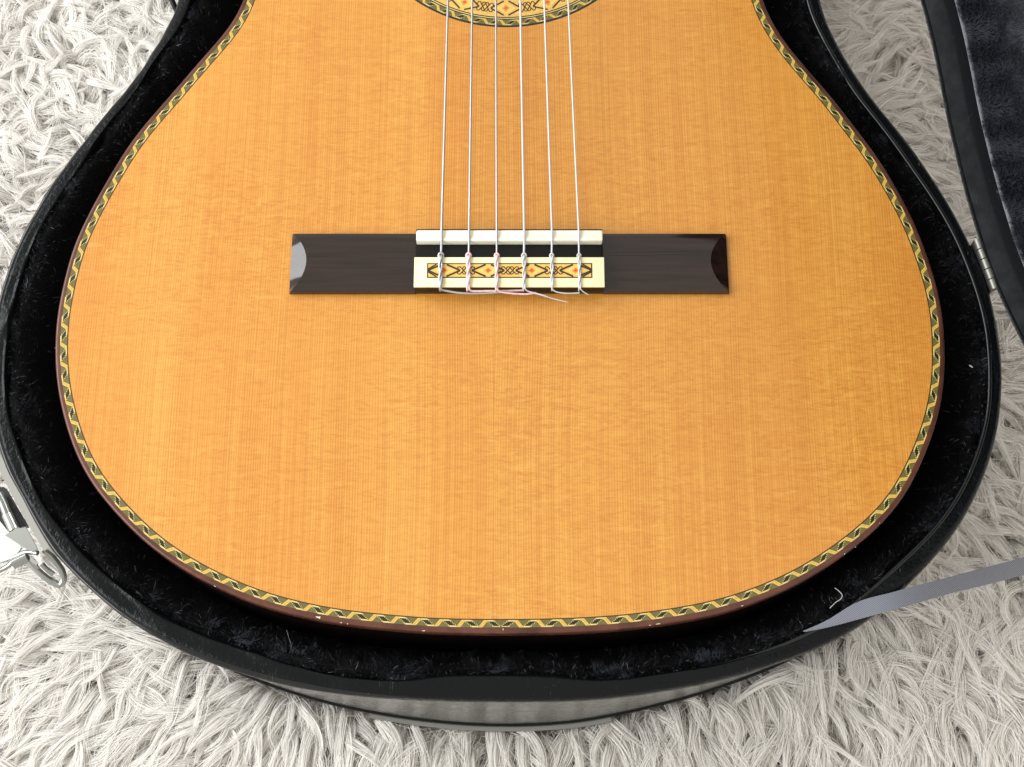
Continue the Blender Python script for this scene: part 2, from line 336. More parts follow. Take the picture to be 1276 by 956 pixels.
# the near end stands out a little below the rim, as the photograph shows
bs = np.exp(-((BASE[:, 0]+.003)/.075)**2)*(BASE[:, 1] < 0); BASE = BASE-np.c_[np.zeros(NR), bs*.0065]
def hair(name, pts, rad, mat, parent):
    n, k, _ = pts.shape; hc = bpy.data.hair_curves.new(name); hc.add_curves([k]*n)
    hc.position_data.foreach_set('vector', np.ascontiguousarray(pts-wloc(parent), np.float32).ravel())
    a = hc.attributes.get('radius') or hc.attributes.new('radius', 'FLOAT', 'POINT')
    a.data.foreach_set('value', np.ascontiguousarray(rad, np.float32).ravel())
    hc.materials.append(mat); o = link(name, hc, parent); o['kind'] = 'stuff'; return o
def rug_pile():
    f1, f2, f3, fh = Field(.075), Field(.022), Field(.11), Field(.03)
    def locks(nl, x0, x1, y0, y1, hole, ns, rw, rs):
        p = np.c_[rng.uniform(x0, x1, nl), rng.uniform(y0, y1, nl)]
        p = p[~inside(p, hole)]
        return p, ns, rw, rs
    hole = offs(BASE, .002)[::4]
    sets = [locks(15500, -.33, .33, -.24, .31, hole, 36, .0020, .000155), locks(15000, -.33, .33, -.24, .31, hole, 9, .0022, .00016), locks(40000, -.33, .33, -.24, .31, hole, 1, .0, .00008)]
    q, *_ = locks(15000, -.62, .62, -.5, .62, hole, 1, 0, 0)
    q = q[(np.abs(q[:, 0]) > .33) | (q[:, 1] < -.24) | (q[:, 1] > .31)]
    sets.append((q, 8, .0024, .00026))
    K = 10; out, rad = [], []
    ctr = np.array([-.004, .03])
    for q_, (p, ns, rw, rs) in enumerate(sets):
        n = len(p); d = p-ctr; ang = np.arctan2(d[:, 1], d[:, 0])
        # pile is pushed away from the case; on the far left it lies at random
        wild = np.clip((p[:, 1]-.02)/.12, 0, 1)*(p[:, 0] < 0)
        sw = np.where(p[:, 0] > .1, -.75, 0); nb = 1-.45*sstep(-p[:, 1], .09, .14)
        phi = ang+sw+nb*((.5+1.0*wild)*f1(p[:, 0], p[:, 1])+(.36+.45*wild)*f2(p[:, 0], p[:, 1])+rng.normal(0, .32, n))
        L = rng.normal(.034, .006, n).clip(.016, .05)*(1-.25*wild)*(.6 if q_ == 1 else .9 if q_ == 2 else 1)
        if q_ == 2: phi = phi+rng.normal(0, .9, n)
        lean = rng.uniform(.0, .55, n)+.18*fh(p[:, 0], p[:, 1])
        curl = rng.normal(0, .52, n)*(1+1.1*wild)*nb; curl2 = rng.normal(0, .38, n)
        t = np.linspace(0, 1, K)
        el = np.radians(82)*(1-np.clip(t[None]/(.62+lean[:, None]*.5), 0, 1)**1.1)-np.radians(9)*t[None]**3
        ph = phi[:, None]+curl[:, None]*t[None]+curl2[:, None]*np.sin(t[None]*4)
        step = (L/(K-1))[:, None]
        dx, dy, dz = np.cos(el)*np.cos(ph)*step, np.cos(el)*np.sin(ph)*step, np.sin(el)*step
        g = np.stack([np.cumsum(dx, 1), np.cumsum(dy, 1), np.cumsum(dz, 1)], 2); g -= g[:, :1]
        g[:, :, 2] = .0155*np.tanh(g[:, :, 2]/.0155)
        side = np.stack([-np.sin(ph), np.cos(ph)], 2)
        prof = (.35+.75*np.sin(np.pi*np.clip(t*1.02, 0, 1))**.7)*(1-.55*t)
        for s in range(ns):
            a = rng.normal(0, 1, n)*rw*.75; b = rng.normal(0, 1, n)*rw*.45; sl = rng.uniform(.8, 1.04, n)
            wob = rng.normal(0, .00032, n)[:, None]*np.sin(t[None]*rng.uniform(3, 9, n)[:, None]+rng.uniform(0, 6, n)[:, None])
            fly = (rng.random(n) < .05)*rng.normal(0, .003, n)
            o = a[:, None]*prof[None]+wob+fly[:, None]*t[None]**2
            q = g*sl[:, None, None]; q[:, :, :2] += side*o[:, :, None]+p[:, None, :]
            q[:, :, 2] += ZK+.0006+np.abs(b)[:, None]*prof[None]+np.abs(fly)[:, None]*t[None]
            out.append(q); r = rs*rng.uniform(.75, 1.35, n)
            rad.append(r[:, None]*(1-.72*t[None]**3))
    pts = np.concatenate(out); rr = np.concatenate(rad)
    # nothing pokes into the case wall
    hair('pile', pts, rr, MAT['rug'], rug)
rug_pile()

# ================================================================== CASE
case = empty('guitar_case', (0, -.02, ZB), 'black hard guitar case with plush lining and lid standing open', 'guitar case')
def ringpart(name, rs, zs, mat, parent, smooth=40):
    v, f = rings(rs, zs); o = part(name, v, f, mat, parent); autosmooth(o, smooth) if smooth else None; return o
n_in = normals_in(OU)
def lerp(w): return OU*(1-w)+IN*w
WD = np.linalg.norm(IN-OU, axis=1)
fz = Field(.03); wav = .0003*fz(OU[:, 0], OU[:, 1])
ringpart('side', [BASE, offs(BASE, -.0002), OU+n_in*.0006], [ZB+.004, ZB+.012, ZR-.0045], MAT['shell'], case, 50)
ringpart('rim', [OU+n_in*.0007, OU-n_in*.0006, OU-n_in*.0010, OU-n_in*.0004, lerp(.10), lerp(.3), lerp(.6), lerp(.76), lerp(.86), lerp(.93), lerp(.99), lerp(1.02), lerp(1.03)],
         [ZR-.0048, ZR-.0042, ZR-.0024, ZR-.0004, ZR+.0009, ZR+.0014+wav*.5, ZR+.0010+wav, ZR+.0013+wav, ZR+.0012, ZR+.0006, ZR-.0006, ZR-.0020, ZR-.006], MAT['vinyl'], case, 60)
def bead(name, c, z, r, sq=1.):
    a = np.linspace(0, 2*math.pi, 11); nn = normals_in(c)
    r = np.broadcast_to(r, (len(c),)); z = np.broadcast_to(z, (len(c),))
    return ringpart(name, [c+nn*(math.cos(q)*r)[:, None] for q in a], [z+math.sin(q)*r*sq for q in a], MAT['bead'], case, 180)
wr = sstep(OU[:, 0], .06, .14); wl = 1-sstep(OU[:, 0], -.10, .02)
fq = Field(.02); bump_ = 1+.10*fq(OU[:, 0], OU[:, 1])
bead('inner_bead', lerp(.93), ZR+.0009*wr-.0012*(1-wr), .0004+.0007*wr)
bead('outer_bead', OU+n_in*.0002, ZR-.0002*wl-.0016*(1-wl), (.0005+.0009*wl)*bump_)
ringpart('base_trim', [BASE+normals_in(BASE)*.001, offs(BASE, -.0012), offs(BASE, -.0014), offs(BASE, -.0004), BASE+normals_in(BASE)*.001],
         [ZB+.0062, ZB+.0058, ZB+.0042, ZB+.003, ZB+.003], MAT['vinyl'], case, 50)
bo = offs(BASE, .0005)
part('bottom', list(np.c_[bo, np.full(NR, ZB+.0036)]), [tuple(range(NR))], MAT['vinyl'], case)
# pale foot strip under the near end
sel = [i for i in range(NR) if BASE[i, 1] < 0 and -.068 < BASE[i, 0] < .046]
sel.sort(key=lambda i: BASE[i, 0]); fs = BASE[sel]; fo = -normals_in(BASE)[sel]
v, f = rings([fs+fo*-.004, fs+fo*.0032, fs+fo*.0034, fs+fo*-.004], [ZB+.0024, ZB+.0022, ZB-.002, ZB-.002], False)
autosmooth(part('foot_strip', v, f, MAT['steel'], case), 40)
# lining: padded plush wall from the rim down to the guitar
GI = offs(GU, .004)
def ll(w): return IN*(1-w)+GI*w
fa, fb = Field(.022), Field(.05)
def lum(r, k): return k*(fa(r[:, 0], r[:, 1])*.5+fb(r[:, 0], r[:, 1])*.7)
ws = [-.01, .04, .12, .22, .35, .5, .66, .82, 1.0]
zs = [ZR-.0045, ZR-.0012, ZR-.0005, ZR-.003, ZR-.009, ZR-.019, ZR-.032, ZR-.046, ZR-.062]
LR = [ll(x) for x in ws]; LZ = [z+lum(r, .0012*min(1, i/2)) for i, (r, z) in enumerate(zip(LR, zs))]
lin = ringpart('lining', LR, LZ, MAT['plush'], case, 180)
fl = offs(GU, .0045); part('lining_floor', list(np.c_[fl, np.full(NR, ZR-.0955)]), [tuple(range(NR))], MAT['plush'], case)
def lining_hair(n=85000, mat='plushhair', sheen_set=False):
    j = rng.integers(0, NR, n); s = rng.beta(1.0, 2.4, n)*(len(ws)-1.001)
    if sheen_set: s *= .62
    A = np.array([np.c_[r, z] for r, z in zip(LR, LZ)])          # (rows, NR, 3)
    i0 = s.astype(int); fr = (s-i0)[:, None]; fj = rng.random(n)[:, None]
    a = A[i0, j]*(1-fj)+A[i0, (j+1) % NR]*fj; b = A[i0+1, j]*(1-fj)+A[i0+1, (j+1) % NR]*fj
    root = a*(1-fr)+b*fr
    if sheen_set:  # painted highlight fibres kept in patches, mostly along the bottom and right
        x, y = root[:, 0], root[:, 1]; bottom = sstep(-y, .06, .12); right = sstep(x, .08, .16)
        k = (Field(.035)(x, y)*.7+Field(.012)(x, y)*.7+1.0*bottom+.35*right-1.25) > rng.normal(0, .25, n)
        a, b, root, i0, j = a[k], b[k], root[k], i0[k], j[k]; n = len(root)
    d1 = b-a; d2 = A[i0, (j+1) % NR]-A[i0, j]; nr = np.cross(d1, d2); nr /= np.linalg.norm(nr, axis=1)[:, None]; nr[nr[:, 2] < 0] *= -1
    ta = d2/np.linalg.norm(d2, axis=1)[:, None]; tb = d1/np.linalg.norm(d1, axis=1)[:, None]
    p1, p2 = Field(.014), Field(.02); x, y = root[:, 0], root[:, 1]
    d = nr*.9+ta*(.75*p1(x, y)+rng.normal(0, .35, n))[:, None]+tb*(.75*p2(x, y)+rng.normal(0, .35, n))[:, None]
    d /= np.linalg.norm(d, axis=1)[:, None]
    L = rng.uniform(.0014, .0032, n)[:, None]
    side = ta*rng.normal(0, .3, n)[:, None]+tb*rng.normal(0, .3, n)[:, None]
    pts = np.stack([root-nr*.0003, root+d*L*.4, root+d*L*.75+side*L*.12, root+d*L+side*L*.4-np.array([0, 0, .0003])], 1)
    rad = np.tile(np.array([.00006, .00006, .00005, .00002]), (n, 1))
    hair('painted_sheen_pile' if sheen_set else 'lining_pile', pts, rad, MAT[mat], case)
lining_hair(); lining_hair(60000, 'painted_sheen', True)

# ---- lid, hinged along the right side and standing open
HA, HB = P(1217, 300, -.010), P(1240, 362, -.010)
AX = (HB-HA)/np.linalg.norm(HB-HA); AL = math.radians(93)
def lid_pt(p2, d, h):
    """p2: closed-lid outline points, moved d towards the lid's middle; h: depth into the lid; swung open about the hinge axis"""
    p = np.c_[p2, np.full(len(p2), HA[2])]+np.c_[n_in, np.zeros(len(p2))]*d-HA
    t = p@AX; perp = p-t[:, None]*AX
    up = np.array([0, 0, 1.]); inn = np.cross(AX, up); inn /= np.linalg.norm(inn)
    if inn[0] > 0: inn = -inn
    c = perp@inn; z = perp@up+h
    ca, sa = math.cos(AL), math.sin(AL)
    # closed: (c inward, z up)  ->  opened by AL
    return HA+t[:, None]*AX+np.outer(c*ca-z*sa, inn)+np.outer(c*sa+z*ca, up)
def lidpart(name, prof, mat, parent, sm=40, cap=None):
    V = []; 
    for d, h in prof: V += list(lid_pt(OU, d, h))
    Fc = [(j*NR+i, j*NR+(i+1) % NR, (j+1)*NR+(i+1) % NR, (j+1)*NR+i) for j in range(len(prof)-1) for i in range(NR)]
    if cap is not None: Fc.append(tuple(cap*NR+i for i in range(NR)))
    o = part(name, V, Fc, mat, parent); autosmooth(o, sm); return o
lid = lidpart('lid', [(.0005, .0005), (-.0006, .0012), (-.0008, .006), (.002, .03), (.008, .036), (.02, .038)], MAT['lidvinyl'], case, 40, 5)
lidpart('lid_edge', [(.0003, .0003), (-.0004, .0), (.0004, -.0006), (.0011, .0), (.0011, .0012)], MAT['vinyl'], lid, 60)
lidpart('lid_rim', [(.0010, .0008), (.002, .0006), (.0072, .0055), (.0080, .0068)], MAT['lidvinyl'], lid, 30)
lidpart('lid_liner_strip', [(.0080, .0066), (.0084, .0062), (.0104, .0098), (.0106, .0106)], MAT['lidvinyl'], lid, 30)
lidpart('lid_piping', [(.0103, .0100), (.0108, .0096), (.0113, .0103), (.0112, .0112)], MAT['piping'], lid, 60)
lp = [(.0108, .0104), (.0118, .013), (.0125, .018), (.014, .0235), (.018, .0265), (.026, .0275), (.045, .0285)]
lidpart('lid_lining', lp, MAT['lidplush'], lid, 180, len(lp)-1)
def lid_hair(n=60000):
    ok = np.where((OU[:, 0] > .10) & (OU[:, 1] > -.06) & (OU[:, 1] < .30))[0]
    A = np.array([lid_pt(OU, d, h) for d, h in lp]); j = rng.choice(ok, n); s = rng.uniform(0, len(lp)-1.001, n)
    i0 = s.astype(int); fr = (s-i0)[:, None]; fj = rng.random(n)[:, None]
    a = A[i0, j]*(1-fj)+A[i0, (j+1) % NR]*fj; b = A[i0+1, j]*(1-fj)+A[i0+1, (j+1) % NR]*fj; root = a*(1-fr)+b*fr
    d1, d2 = b-a, A[i0, (j+1) % NR]-A[i0, j]; nr = np.cross(d1, d2); nr /= np.linalg.norm(nr, axis=1)[:, None]; nr[(nr[:, 0]-nr[:, 2]*.8) > 0] *= -1
    ta = d2/np.linalg.norm(d2, axis=1)[:, None]; tb = d1/np.linalg.norm(d1, axis=1)[:, None]; p1, p2 = Field(.012), Field(.018)
    d = nr+ta*(.5*p1(root[:, 1], root[:, 2])+rng.normal(0, .35, n))[:, None]+tb*(.6*p2(root[:, 1], root[:, 2])+rng.normal(0, .35, n))[:, None]
    d /= np.linalg.norm(d, axis=1)[:, None]; L = rng.uniform(.0015, .0032, n)[:, None]
    pts = np.stack([root, root+d*L*.5, root+d*L+rng.normal(0, .0003, (n, 3))], 1)
    hair('lid_lining_pile', pts, np.tile(np.array([.00007, .00006, .00002]), (n, 1)), MAT['lidhair'], lid)
lid_hair()
# ---- hinge
hin = np.cross(AX, np.array([0, 0, 1.])); hin = -hin if hin[0] > 0 else hin
def hbox(a, b, s0, s1, z0, z1):
    c = [HA+AX*t+hin*s+np.array([0, 0, z]) for z in (z0, z1) for t, s in ((a, s0), (b, s0), (b, s1), (a, s1))]
    return c, [(3,2,1,0),(4,5,6,7),(0,1,5,4),(1,2,6,5),(2,3,7,6),(3,0,4,7)]
hl = np.linalg.norm(HB-HA)
v, f = hbox(0, hl, .0006, .0016, -.016, .000); hinge = part('hinge', v, f, MAT['steel'], case)
for k in range(5):
    a, b = hl*(k+.01)/5, hl*(k+.99)/5
    v, f = tube([HA+AX*(a+(b-a)*t)+np.array([0, 0, .001]) for t in (0, .04, .96, 1)], [.0016, .0022, .0022, .0016], 14)
    autosmooth(part('knuckle', v, f, MAT['hinge'], hinge), 40)

# ---- draw latch hanging open on the left side
def slab(px, z, th):
    """plate with the outline of the listed points, tilted: z may vary per corner"""
    zz = np.broadcast_to(np.asarray(z, float), (len(px),)); t = [P(u, v_, q) for (u, v_), q in zip(px, zz)]; n = len(t)
    V = t+[p-np.array([0, 0, th]) for p in t]
    return V, [tuple(range(n)), tuple(range(2*n-1, n-1, -1))]+[(i, i+n, (i+1) % n+n, (i+1) % n) for i in range(n)]
def wire(px, z, r, n=40, seg=10):
    zz = np.broadcast_to(np.asarray(z, float), (len(px),)); p = np.array([P(u, v_, q) for (u, v_), q in zip(px, zz)])
    return tube(crom(p, n), r, seg)
v, f = slab([(-16,556),(-4,556),(16,600),(40,642),(63,680),(55,687),(30,645),(6,600)], -.024, .014)
latch = part('latch', v, f, MAT['chrome'], case)
def lpart(name, vf, mat, sm=35): return autosmooth(part(name, *vf, mat, latch), sm)
lpart('recess', slab([(-8,607),(5,607),(33,655),(10,662),(-8,640)], -.034, .004), MAT['dark'])
lpart('roller', wire([(-2,616),(4,628),(9,641)], -.0305, .0021, 8, 14), MAT['steel'])
lpart('cam_post', wire([(9,641),(14,652),(18,661)], -.031, .0024, 8, 14), MAT['chrome'])
lpart('hook_plate', slab([(6,667),(20,659),(32,657),(47,684),(40,688),(28,681)], [-.030,-.029,-.029,-.031,-.033,-.034], .0012), MAT['steel'])
lpart('lever', slab([(-14,634),(0,642),(12,662),(27,682),(18,695),(-14,706)], [-.036,-.036,-.036,-.038,-.042,-.042], .0014), MAT['steel'])
lpart('lever_edge', wire([(-14,716),(0,711),(12,704),(22,693),(33,688),(47,689)], [-.044,-.044,-.043,-.041,-.039,-.037], .0011), MAT['steel'])
lpart('pivot_pin', wire([(16,703),(24,699),(34,694)], -.040, .0024, 8, 14), MAT['steel'])
lpart('pivot_ear', slab([(22,692),(34,690),(46,702),(45,712),(33,706)], [-.039,-.038,-.040,-.042,-.042], .0016), MAT['chrome'])
lpart('bail_loop', wire([(36,699),(45,709),(56,719),(68,727),(76,728),(79,721),(77,711),(71,702),(63,692),(56,686)], [-.041,-.042,-.043,-.044,-.044,-.043,-.041,-.039,-.036,-.033], .0015, 60), MAT['steel'])
lpart('bail_sleeve', wire([(52,703),(60,711),(67,716)], [-.039,-.041,-.042], .0011, 10), MAT['steel'])
# end of the carrying strap on the same side, by the waist
v, f = wire([(204,-40),(210,-14),(215,2),(221,15),(226,22)], [-.02,-.018,-.018,-.02,-.024], .0013, 30)
autosmooth(part('handle_strap', v, f, MAT['vinyl'], case), 40)

# ================================================================== GUITAR
guitar = empty('classical_guitar', (-.004, .03, -.098), 'classical guitar with orange cedar top lying in the open black case', 'guitar')
def gring(name, ds, zs, mat, parent=guitar, sm=40):
    return ringpart(name, [offs(GB, d) if d else GB for d in ds], zs, mat, parent, sm)
GB = GU
gring('side', [0, 0], [-.0066, -.094], MAT['rib'])
fl = offs(GB, .0); part('back', list(np.c_[fl, np.full(NR, -.0942)]), [tuple(range(NR))], MAT['rib'], guitar)
binding = gring('binding', [.0024, .0011, .0006, .0002, 0, -.0001, 0], [0, 0, -.00015, -.0006, -.0014, -.003, -.0066], MAT['bind'], sm=70)
purf = gring('purfling', [.0024, .0053], [.00002, .00002], MAT['olive'], sm=0)
gring('purfling_line', [.0053, .0058], [.00001, .00001], MAT['line'], purf, 0)
# soundboard: sheet with the soundhole cut out
RC, RR = np.array([-.0028, .24375]), .0698
RH = RR-.0225
import bmesh
def soundboard():
    bm = bmesh.new(); o = offs(GB, .0058); th = np.linspace(0, 2*math.pi, 160, endpoint=False)
    hole = RC+RH*np.c_[np.cos(th), np.sin(th)]; off = wloc(guitar)
    for c in (o, hole):
        vs = [bm.verts.new((x-off[0], y-off[1], -off[2])) for x, y in c]
        for i in range(len(vs)): bm.edges.new((vs[i], vs[(i+1) % len(vs)]))
    bmesh.ops.triangle_fill(bm, use_beauty=True, edges=bm.edges[:])
    bmesh.ops.recalc_face_normals(bm, faces=bm.faces[:])
    if bm.faces[0].normal.z < 0: bmesh.ops.reverse_faces(bm, faces=bm.faces[:])
    m = bpy.data.meshes.new('soundboard'); bm.to_mesh(m); bm.free(); m.materials.append(MAT['top'])
    return link('soundboard', m, guitar)
sb = soundboard()
# ---- purfling pattern: a slanted amber stripe and a dark lozenge every nine millimetres, mirrored about the seam
def poly_mesh(name, polys, mats):
    V, Fc, mi = [], [], []
    for pts, z, m in polys:
        b = len(V); V += [(x*1e-3, y*1e-3, z*1e-3) for x, y in pts]; Fc.append(tuple(range(b, b+len(pts)))); mi.append(m)
    me = mesh(name, V, Fc, mats, False, mi)
    return me
WP = 2.9                                   # band width, mm; local y from outside (-) to inside (+)
def purf_meshes(sg):
    h = WP/2; s = lambda pts: [(sg*x, y) for x, y in pts] if sg > 0 else [(sg*x, y) for x, y in pts][::-1]
    stripe = [(s([(-2.0,h),(-.3,h),(2.0,-h),(.3,-h)]), .04, 0), (s([(-1.65,h*.9),(-.5,h*.9),(1.65,-h*.9),(.5,-h*.9)]), .06, 1),
              (s([(1.2,-h),(4.6,-h),(4.6,-h+.3),(1.2,-h+.3)]), .035, 0), (s([(-4.2,h-.3),(-1.2,h-.3),(-1.2,h),(-4.2,h)]), .035, 0)]
    loz = []
    for pad, z, m in ((.27, .05, 0), (0., .07, 1)):
        for q in range(4):
            y0, xc = -.9+q*.45, -.95+q*.633
            a, b_ = y0-(pad if q == 0 else 0), y0+.45+(pad if q == 3 else 0)
            loz.append((s([(xc-1.3-pad, a), (xc+1.3+pad, a), (xc+1.3+pad, b_), (xc-1.3-pad, b_)]), z, m))
    return poly_mesh('purfling_stripe', stripe, [MAT['cream'], MAT['amber']]), poly_mesh('purfling_lozenge', loz, [MAT['cream'], MAT['green']])
cen = offs(GB, .00385)
poff = wloc(purf)
for half in (0, 1):
    c = cen if half else np.roll(cen[::-1], 1, 0)
    nn = normals_in(c); d = np.linalg.norm(np.roll(c, -1, 0)-c, axis=1); S = np.r_[0, np.cumsum(d)[:-1]]
    i_s = int(np.argmin(np.abs(c[:NR//8, 0]-SEAM))) if True else 0
    ms, ml = purf_meshes(1 if half == 0 else -1)
    s0 = 0.; top = S[NR//2]-.004; per = .0089; k = 0
    while True:
        for nm, me, ph in (('purfling_lozenge', ml, .32), ('purfling_stripe', ms, .80)):
            ss = (k+ph)*per
            if ss > top: break
            p = np.array([np.interp(ss, S, c[:, q]) for q in (0, 1)]); n = np.array([np.interp(ss, S, nn[:, q]) for q in (0, 1)])
            o = link(nm, me, purf, (p[0]-poff[0], p[1]-poff[1], -poff[2]+.00003)); o.rotation_euler.z = math.atan2(n[1], n[0])-math.pi/2
        else: k += 1; continue
        break
# worn spots on the near edge of the binding
for u, v_, L_, W_ in ((397,769.5,9,3.2),(425,776,3,1),(433,777.5,2,1),(528,786,5,.8),(810,779,3,1.1),(820,777.5,6,.8),(925,755,4,1.1),(1053,690,2.2,1),(1067,681,2.5,1),(1096,652,1.4,1.1),(267,730,3,.8),(68,433,.8,2),(627,784.5,.7,2.6)):
    q = P(u, v_, .0)[:2]; i = int(np.argmin(np.linalg.norm(GB-q, axis=1))); n = normals_in(GB)[i]; t = np.array([-n[1], n[0]])
    m = 9; a = np.linspace(0, 2*math.pi, m, endpoint=False); r = rng.uniform(.35, 1.25, m); s_ = 1/2850/2
    pts = [q+t*math.cos(x)*L_*s_*rr+n*math.sin(x)*W_*s_*rr for x, rr in zip(a, r)]
    zz = [min(.00004, -.0015*max(0, .7-((p-GB[i])@n)*1000)**1.5+.00004)+.00006 for p in pts]
    part('chip', [(*p, z) for p, z in zip(pts, zz)]+[(*q, max(zz)+.00005)], [(k, (k+1) % m, m) for k in range(m)], MAT['bone'], binding)

# ---- rosette
def annulus(name, r0, r1, z, mat, parent, n=240):
    th = np.linspace(0, 2*math.pi, n, endpoint=False); u = np.c_[np.cos(th), np.sin(th)]
    v, f = rings([RC+u*r0, RC+u*r1], [z, z]); return part(name, v, [q[::-1] for q in f], mat, parent)
mmR = 1e-3
rosette = annulus('rosette', RR-.0150, RR-.0055, .00006, MAT['ros'], guitar)
for nm, a, b, mt in (('outer_line', 1.0, 0, 'blackline'), ('rope_ring', 4.0, 1.0, 'olive'), ('dark_line', 4.5, 4.0, 'blackline'), ('light_line', 4.95, 4.5, 'cream'), ('dark_line', 5.5, 4.95, 'blackline'),
                     ('dark_line', 15.4, 15.0, 'blackline'), ('light_line', 16.2, 15.4, 'cream'), ('dark_line', 16.6, 16.2, 'blackline'), ('rope_ring', 20.0, 16.6, 'olive'), ('inner_line', 22.4, 20.0, 'blackline')):
    annulus(nm, RR-a*mmR, RR-b*mmR, .00006, MAT[mt], rosette)
def stroke(pts, w):
    p = np.asarray(pts, float); t = np.gradient(p, axis=0); t /= np.linalg.norm(t, axis=1)[:, None]; n = np.c_[-t[:, 1], t[:, 0]]*w/2
    return [[tuple(p[i]-n[i]), tuple(p[i+1]-n[i+1]), tuple(p[i+1]+n[i+1]), tuple(p[i]+n[i])] for i in range(len(p)-1)]
def motif(hh, wide):
    """diamond (outline, pale field, red middle) and knot; hh: half band height in mm"""
    D = []
    D.append(([(-wide*.62,0),(0,-hh*.82),(wide*.62,0),(0,hh*.82)], .03, 1))
    D.append(([(-1.9,0),(0,-hh*.55),(1.9,0),(0,hh*.55)], .045, 3))
    D.append(([(-1.05,0),(0,-1.05),(1.05,0),(0,1.05)], .06, 2))
    for sx in (-1, 1):
        for sy in (-1, 1):
            n = 5                                    # stepped mosaic line
            xs = np.linspace(1.1, wide, n+1)
            for k in range(n):
                y0 = hh*.95*(1-(xs[k]-1.1)/(wide-1.1)); y1 = hh*.95*(1-(xs[k+1]-1.1)/(wide-1.1)); ym = .5*(y0+y1); th = .44
                q = [(sx*xs[k], sy*(y0-th)), (sx*xs[k+1], sy*(y1-th)), (sx*xs[k+1], sy*(y1+th)), (sx*xs[k], sy*(y0+th))]
                D.append((q if sx*sy > 0 else q[::-1], .07, 0))
    K = []
    for dx in (-1.1, 1.1):
        for sy in (-1, 1):
            a = hh*.48
            pts = [(-2.3,sy*a*.55),(-1.9,sy*a*1.15),(-1.3,sy*a*1.25),(-.75,sy*a*.75),(.75,-sy*a*.75),(1.3,-sy*a*1.25),(1.9,-sy*a*1.15),(2.3,-sy*a*.55)]
            for q in stroke([(x*1.2+dx, y) for x, y in pts], .46): K.append((q, .07, 0))
    mats = [MAT['ink'], MAT['pale'], MAT['red'], MAT['amber']]
    return poly_mesh('inlay_diamond', D, mats), poly_mesh('inlay_knot', K, mats)
md, mk = motif(4.0, 7.2)
rof = wloc(rosette); rm = RR-.0102
for k in range(19):
    for nm, me, ph in (('inlay_diamond', md, 0), ('inlay_knot', mk, .5)):
        a = -math.pi/2+(k+ph)*2*math.pi/19
        p = RC+rm*np.array([math.cos(a), math.sin(a)])
        o = link(nm, me, rosette, (p[0]-rof[0], p[1]-rof[1], -rof[2]+.00007)); o.rotation_euler.z = a+math.pi/2
rs_, rl_ = purf_meshes(1)
nrope = int(2*math.pi*(RR-.0025)/.0078)
for k in range(nrope):
    for nm, me, ph in (('rope_stripe', rs_, .8), ('rope_lozenge', rl_, .3)):
        a = -math.pi/2+(k+ph)*2*math.pi/nrope; p = RC+(RR-.0025)*np.array([math.cos(a), math.sin(a)])
        o = link(nm, me, rosette, (p[0]-rof[0], p[1]-rof[1], -rof[2]+.00007)); o.rotation_euler.z = a+math.pi/2; o.scale = (.86, .98, 1)

# ---- bridge
BX0, BX1 = P(361, 367)[0], P(908, 367)[0]; BY0, BY1 = P(634, 367)[1], P(634, 291, .003)[1]
TX0, TX1 = P(516, 335, .0085)[0], P(753, 335, .0085)[0]          # raised middle
bridge = link('bridge', None, guitar, tuple(np.array([(BX0+BX1)/2, (BY0+BY1)/2, 0])-wloc(guitar)))
bridge.empty_display_size = .01
def wing(x_end, x_in, name, bul):
    n = 19; ys = np.linspace(0, 1, n); V = []; sgn = 1 if x_in > x_end else -1
    cols = None
    for q in ys:
        y = BY0+(BY1-BY0)*q; zt = .0030+.0017*(1-(2*q-1)**2)
        if q == 0 or q == 1: zt = .0026
        arc = x_end+sgn*(.0006+bul*(1-(2*q-1)**2))
        zt_e = min(.0012, zt)
        row = [(x_end, y, 0), (x_end, y, zt_e)]
        row += [(x_end+(arc-x_end)*.5, y, (zt_e+zt)/2), (arc, y, zt)]
        row += [(arc+(x_in-arc)*t, y, zt+.0002*math.sin(math.pi*t)-.0010*max(0, 1-t*5)**2*0) for t in (.12, .35, .6, .85, 1.)]
        cols = len(row); V += row
    Fc = [(i*cols+j, i*cols+j+1, (i+1)*cols+j+1, (i+1)*cols+j) for i in range(n-1) for j in range(cols-1)]
    for i in (0, n-1):
        b = len(V); r = V[i*cols:(i+1)*cols]; y = r[0][1]
        V += [(p[0], y, p[2]) for p in r]+[(p[0], y, 0) for p in r]
        for j in range(cols-1): Fc.append((b+j, b+cols+j, b+cols+j+1, b+j+1))
    if sgn < 0: pass
    o = part(name, V, Fc, MAT['bridge'], bridge); 
    bm = bmesh.new(); bm.from_mesh(o.data); bmesh.ops.recalc_face_normals(bm, faces=bm.faces[:]); bm.to_mesh(o.data); bm.free()
    autosmooth(o, 17); return o
wing(BX0, TX0+.0003, 'wing', .0066); wing(BX1, TX1-.0003, 'wing', .0072)
def box(x0, x1, y0, y1, z0, z1, bev=.0004):
    """bevelled box"""
    bm = bmesh.new(); bmesh.ops.create_cube(bm, size=1)
    for v in bm.verts: v.co = (x0 if v.co.x < 0 else x1, y0 if v.co.y < 0 else y1, z0 if v.co.z < 0 else z1)
    if bev: bmesh.ops.bevel(bm, geom=bm.edges[:], offset=bev, segments=2, affect='EDGES', profile=.6)
    V = [tuple(v.co) for v in bm.verts]; Fc = [tuple(v.index for v in f.verts) for f in bm.faces]; bm.verts.index_update()
    Fc = [tuple(v.index for v in f.verts) for f in bm.faces]; bm.free(); return V, Fc
def bpart(name, vf, mat, sm=40): return autosmooth(part(name, *vf, mat, bridge), sm)
SX0, SX1 = P(518.5, 293, .0115)[0], P(751, 293, .0115)[0]
SY1, SY0 = P(634, 286.5, .0115)[1], P(634, 300, .0115)[1]
